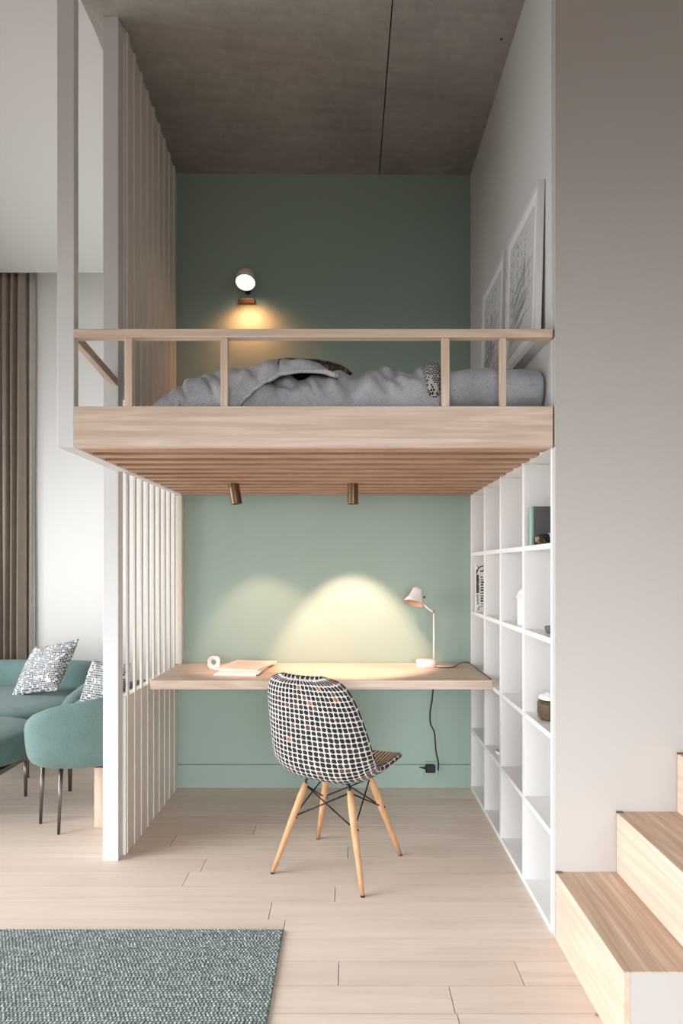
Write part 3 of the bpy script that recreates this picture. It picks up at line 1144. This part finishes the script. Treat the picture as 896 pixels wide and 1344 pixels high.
stroke([(.733, .86), (.742, .9), (.752, .95), (.77, .97), (.80, .96)], .003)
stroke([(.733, .98), (.74, .97), (.748, .93)], .0015)
stroke([(.733, .80), (.737, .85), (.742, .88)], .003)
stroke([(.756, .87), (.766, .85), (.774, .88), (.80, .9)], .004)
stroke([(.742, .03), (.746, .09), (.756, .115), (.80, .12)], .002)
obj('printed_marks', mb, M['dark'], pr)

# ================================================================== STAIRS
sr = thing('staircase', 'pale oak box stairs rising to the right against the grey wall', 'stairs', (.95, 1.83, 0))
SY0, SY1 = 1.569, 2.081
RUN, RISE = .2125, .2085
x = .7285
z = .0
tops = [.2336, .4445, .6495, .8555, 1.0615, 1.2675]
for i, zt_ in enumerate(tops):
    x0 = .7285 + i * RUN
    x1 = x0 + RUN
    zb = 0
    sp = obj('step_body', MB().box(x0 + .018, x1 - .0005, SY0, SY1, 0, zt_ - .003), M['greywall'], sr)
    obj('riser', MB().box(x0, x0 + .0178, SY0 - .0005, SY1, (tops[i - 1] if i else 0), zt_ - .0032), M['riser'], sp, bevel=.0008)
    obj('tread', MB().box(x0, x1, SY0 - .0008, SY1, zt_ - .003, zt_), M['tread'], sp, bevel=.0008)
    obj('corner_clip', MB().box(x0 - .002, x0 + .022, SY1 - .008, SY1 - .0005, zt_ - .003, zt_ + .004), M['steel'], sp, bevel=.001)

# ================================================================== RUG
def build_rug():
    X0, X1, Y0, Y1 = -1.55, -.229, 1.25, 2.126
    px_, py_ = .0118, .0092
    nx, ny = int((X1 - X0) / px_) * 5, int((Y1 - Y0) / py_) * 5
    xs = np.linspace(X0, X1, nx + 1)
    ys = np.linspace(Y0, Y1, ny + 1)
    XX, YY = np.meshgrid(xs, ys, indexing='ij')
    rng = np.random.default_rng(3)
    ri = np.floor((YY - Y0) / py_).astype(int)
    sh_ = rng.uniform(0, .5, ri.max() + 1)[ri] * .7 + (ri % 2) * .5
    uu = (XX - X0) / px_ + sh_
    vv = (YY - Y0) / py_
    ci = np.floor(uu).astype(int)
    amp = rng.uniform(.55, 1.0, (ci.max() + 1, ri.max() + 1))[ci, ri]
    fu, fv = uu - ci, vv - np.floor(vv)
    h = np.clip(np.sin(np.pi * fu), 0, 1) ** .6 * np.clip(np.sin(np.pi * fv), 0, 1) ** .6 * amp
    ZZ = .006 + .006 * h
    edge = np.minimum(np.minimum(XX - X0, X1 - XX), np.minimum(YY - Y0, Y1 - YY))
    ZZ = np.where(edge < 1e-6, .0005, ZZ)
    L = np.array([(X0 + X1) / 2, (Y0 + Y1) / 2, 0])
    co = np.stack([XX, YY, ZZ], -1).reshape(-1, 3) - L
    idx = np.arange((nx + 1) * (ny + 1)).reshape(nx + 1, ny + 1)
    fc = np.stack([idx[:-1, :-1], idx[1:, :-1], idx[1:, 1:], idx[:-1, 1:]], -1).reshape(-1, 4)
    me = bpy.data.meshes.new('rug')
    me.vertices.add(len(co))
    me.vertices.foreach_set('co', co.ravel())
    me.loops.add(fc.size)
    me.loops.foreach_set('vertex_index', fc.ravel())
    me.polygons.add(len(fc))
    me.polygons.foreach_set('loop_start', np.arange(0, fc.size, 4))
    me.update(calc_edges=True)
    me.validate()
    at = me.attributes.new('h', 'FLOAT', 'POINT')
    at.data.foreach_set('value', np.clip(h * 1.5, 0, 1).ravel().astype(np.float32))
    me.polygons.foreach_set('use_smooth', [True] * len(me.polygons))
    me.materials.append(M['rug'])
    o = bpy.data.objects.new('rug', me)
    o.location = L
    link(o)
    tag(o, 'grey green woven rug on the plank floor in the foreground', 'rug')


build_rug()

# ================================================================== LIVING ROOM
def soft_seat(cx, cy, rx_, ry_, z0, z1, p=2.6, bulge=.03, rot=0.0):
    rows = []
    H = z1 - z0
    c, s = math.cos(rot), math.sin(rot)
    for h, k_ in ((0, .0), (0, .80), (.06, .93), (.2, .99), (.5, 1.0), (.72, 1.0), (.86, .975), (.95, .90), (1.0, .72), (1.02, .4), (1.03, 0)):
        r = []
        for a in range(64):
            u, v = sq(a / 64 * math.tau, 1.0, p)
            u, v = u * rx_ * k_, v * ry_ * k_
            r.append((cx + u * c - v * s, cy + u * s + v * c, z0 + H * h))
        rows.append(r)
    return MB().grid(rows, False, True)


def soft_back(cx, cy, rx_, ry_, thick, z0, hfun, a0, a1, p=2.4, n=60, rot=0.0, lean=.0):
    """upholstered wrap: sweep a rounded section along an arc of the seat's outline"""
    rows = []
    c, s = math.cos(rot), math.sin(rot)
    for i in range(n + 1):
        t = i / n
        a = a0 + (a1 - a0) * t
        top = hfun(t)
        endk = min(1, (min(t, 1 - t) / .05 + 1e-4)) ** .5
        row = []
        for j in range(20):
            b = j / 20 * math.tau
            cb, sb = math.cos(b), math.sin(b)
            rr = thick / 2 * math.copysign(abs(cb) ** .75, cb) * (.25 + .75 * endk)
            zz = z0 + (top - z0) * (.5 + .5 * math.copysign(abs(sb) ** .55, sb) * (.4 + .6 * endk))
            k1 = lean * (zz - z0)
            u, v = sq(a, 1.0, p)
            u, v = u * (rx_ + rr + k1), v * (ry_ + rr + k1)
            row.append((cx + u * c - v * s, cy + u * s + v * c, zz))
        rows.append(row)
    mb = MB().grid(rows, False, True)
    mb.f.append(tuple(range(20)))
    mb.f.append(tuple(n * 20 + j for j in reversed(range(20))))
    return mb


# near tub armchair, its back towards the white post
AX, AY = -1.36, 3.16
ac = thing('armchair', 'sage velvet tub armchair on thin metal legs, partly behind the white post', 'armchair', (AX, AY, 0))
obj('seat', soft_seat(AX, AY, .23, .25, .325, .47, 2.4), M['velvet'], ac, smooth=True)
obj('backrest', soft_back(AX, AY, .225, .27, .10, .325, lambda t: .50 + .17 * (math.sin(min(1, max(0, t / .40)) * math.pi / 2) if t < .5 else math.sin(min(1, max(0, (1 - t) / .40)) * math.pi / 2)), math.radians(-168), math.radians(150), 2.5, lean=.08), M['velvet'], ac, smooth=True)
for x, y, r in ((-1.408, 2.897, 0), (-1.559, 3.018, 0), (-1.615, 3.46, 1), (-1.10, 2.92, 0)):
    obj('leg', MB().tube([(x, y, 0), (x + (AX - x) * .04, y + (AY - y) * .08, .332)], [.007, .011] if not r else [.010, .017], 12), M['steel'], ac, smooth=True)
cm = cushion_mb(.32, .34, .12, (AX + .02, AY + .10, .62), (.85, -.5, .0), (.15, .25, .9), wr=.01, seed=8)
tag(obj('throw_cushion', cm, M['boucle'], smooth=True), 'black and white woven cushion on the tub armchair behind the white post', 'cushion')

# far sofa
sf = thing('sofa', 'sage velvet curved sofa by the far wall behind the armchair', 'sofa', (-2.45, 4.0, 0))
obj('seat', soft_seat(-2.45, 4.02, .64, .46, .27, .425, 3.2), M['velvet'], sf, smooth=True)
obj('backrest', soft_back(-2.45, 4.04, .68, .46, .13, .27, lambda t: .45 + .15 * min(1, t / .25) if t < .3 else .60, math.radians(-28), math.radians(200), 3.0, lean=.08), M['velvet'], sf, smooth=True)
for x, y in ((-1.98, 3.68), (-2.9, 3.68), (-1.98, 4.35), (-2.9, 4.35)):
    obj('leg', MB().tube([(x, y, 0), (x, y, .285)], [.008, .012], 12), M['steel'], sf, smooth=True)
cm = cushion_mb(.40, .38, .14, (-2.085, 4.10, .605), (.93, -.30, .18), (.22, .38, .85), wr=.012, seed=2)
tag(obj('throw_cushion', cm, M['boucle'], smooth=True), 'black and white woven cushion leaning in the corner of the far sofa', 'cushion')

# ottoman
ot = thing('ottoman', 'deep sage velvet ottoman at the left edge in front of the sofa', 'ottoman', (-2.2, 3.2, 0))
obj('cushion', soft_seat(-2.2, 3.2, .50, .33, .27, .435, 2.5), M['velvetd'], ot, smooth=True)
obj('base_rail', MB().box(-2.6, -1.76, 3.0, 3.4, .245, .272), M['steel'], ot, bevel=.004)
for x, y in ((-2.55, 3.02), (-2.55, 3.38), (-1.83, 3.38), (-2.0, 3.05)):
    obj('leg', MB().tube([(x, y, 0), (x, y, .25)], [.008, .012], 12), M['steel'], ot, smooth=True)

# pale wooden box behind the post
tag(obj('wooden_box', MB().box(wx(121, 2.95), -1.12, 2.97, 3.25, 0, .30), M['oakZ'], bevel=.003), 'pale wooden box on the floor under the armchair behind the white post', 'box')


# curtains
def curtain(x0, x1, y0, amp, folds, z1, seed):
    n = 160
    rows = []
    for i in range(n + 1):
        t = i / n
        col = []
        for k_ in range(25):
            h = k_ / 24
            x_ = x0 + (x1 - x0) * t + .006 * noise.noise(Vector((t * 9 + seed, h * 3, 0)))
            a = amp * (.7 + .3 * (1 - h))
            y_ = y0 + a * math.sin(t * folds * math.tau + .5 * math.sin(h * 3 + t * 7) + seed) + .25 * a * math.sin(t * folds * 2.3 * math.tau + seed)
            col.append((x_, y_, z1 * h + .004))
        rows.append(col)
    return MB().grid(rows)


tag(obj('curtain', curtain(-3.3, wx(32, 5.0), 5.0, .045, 9, 3.86, 1.0), M['curtain'], smooth=True, solid=.004), 'floor length taupe curtain gathered at the left of the far wall', 'curtain')
tag(obj('sheer_curtain', curtain(wx(28, 5.07), wx(44, 5.07), 5.08, .02, 2, 3.86, 2.2), M['sheer'], smooth=True, solid=.003), 'narrow pale sheer curtain beside the taupe curtain', 'curtain')

# ================================================================== LIGHT
def area(name, loc, rot, sx_, sy_, power, col):
    L = bpy.data.lights.new(name, 'AREA')
    L.shape = 'RECTANGLE'
    L.size, L.size_y = sx_, sy_
    L.energy = power
    L.color = col
    o = bpy.data.objects.new(name, L)
    o.location = loc
    o.rotation_euler = rot
    link(o)
    return o


def spot(name, loc, d, power, ang, blend, col, rad=.02):
    L = bpy.data.lights.new(name, 'SPOT')
    L.energy = power
    L.spot_size = ang
    L.spot_blend = blend
    L.color = col
    L.shadow_soft_size = rad
    o = bpy.data.objects.new(name, L)
    o.location = loc
    o.rotation_euler = Vector(d).to_track_quat('-Z', 'Y').to_euler()
    link(o)
    return o


DAY = (.92, .96, 1.0)
l1 = area('daylight_side_window', (-3.40, .55, 1.15), (0, -math.pi / 2 + math.radians(21), 0), 2.0, 3.2, 122, DAY)
l2 = area('daylight_rear_window', (.3, -3.0, 1.15), (math.pi / 2 - math.radians(14), 0, 0), 3.6, 2.0, 40, DAY)
l3 = area('daylight_living_window', (-3.40, 3.0, 1.05), (0, -math.pi / 2 - math.radians(4), math.radians(30)), 1.9, 1.6, 62, DAY)
for l, sp_ in ((l1, 96), (l2, 58), (l3, 130)):
    l.data.spread = math.radians(sp_)
WARM = (1.0, .62, .46)
a = math.radians(25)
spot('spot_beam', (wx(463, SPY), SPY + .01, ZB0 - .108), (0, math.sin(a), -math.cos(a)), 88, math.radians(62), .5, WARM)
spot('spot_beam', (wx(309, SPY), SPY + .01, ZB0 - .108), (.10, math.sin(a), -math.cos(a)), 26, math.radians(62), .55, WARM)
spot('sconce_beam', (SX + .01, YB - .125, SZ - .115), (0.05, .55, -1), 8, math.radians(150), 1.0, (1, .37, .15), .03)

w = bpy.data.worlds.new('World')
scene.world = w
w.use_nodes = True
w.node_tree.nodes['Background'].inputs['Color'].default_value = (.9, .95, 1, 1)
w.node_tree.nodes['Background'].inputs['Strength'].default_value = .3

# ================================================================== CAMERA
cam = bpy.data.cameras.new('Camera')
co = bpy.data.objects.new('Camera', cam)
link(co)
co.location = (0, 0, EYE)
co.rotation_euler = (math.pi / 2, 0, 0)
cam.sensor_fit = 'VERTICAL'
cam.sensor_height = 36
cam.lens = F / 1344 * 36
cam.shift_x = (448 - CX) / 1344
cam.shift_y = (CY - 672) / 1344
cam.clip_start = .05
scene.camera = co
scene.view_settings.view_transform = 'Standard'
scene.view_settings.look = 'None'
scene.view_settings.exposure = 0.0
scene.view_settings.gamma = 1.0
scene.view_settings.use_curve_mapping = False
scene.cycles.use_denoising = True
scene.cycles.max_bounces = 8
scene.cycles.diffuse_bounces = 5
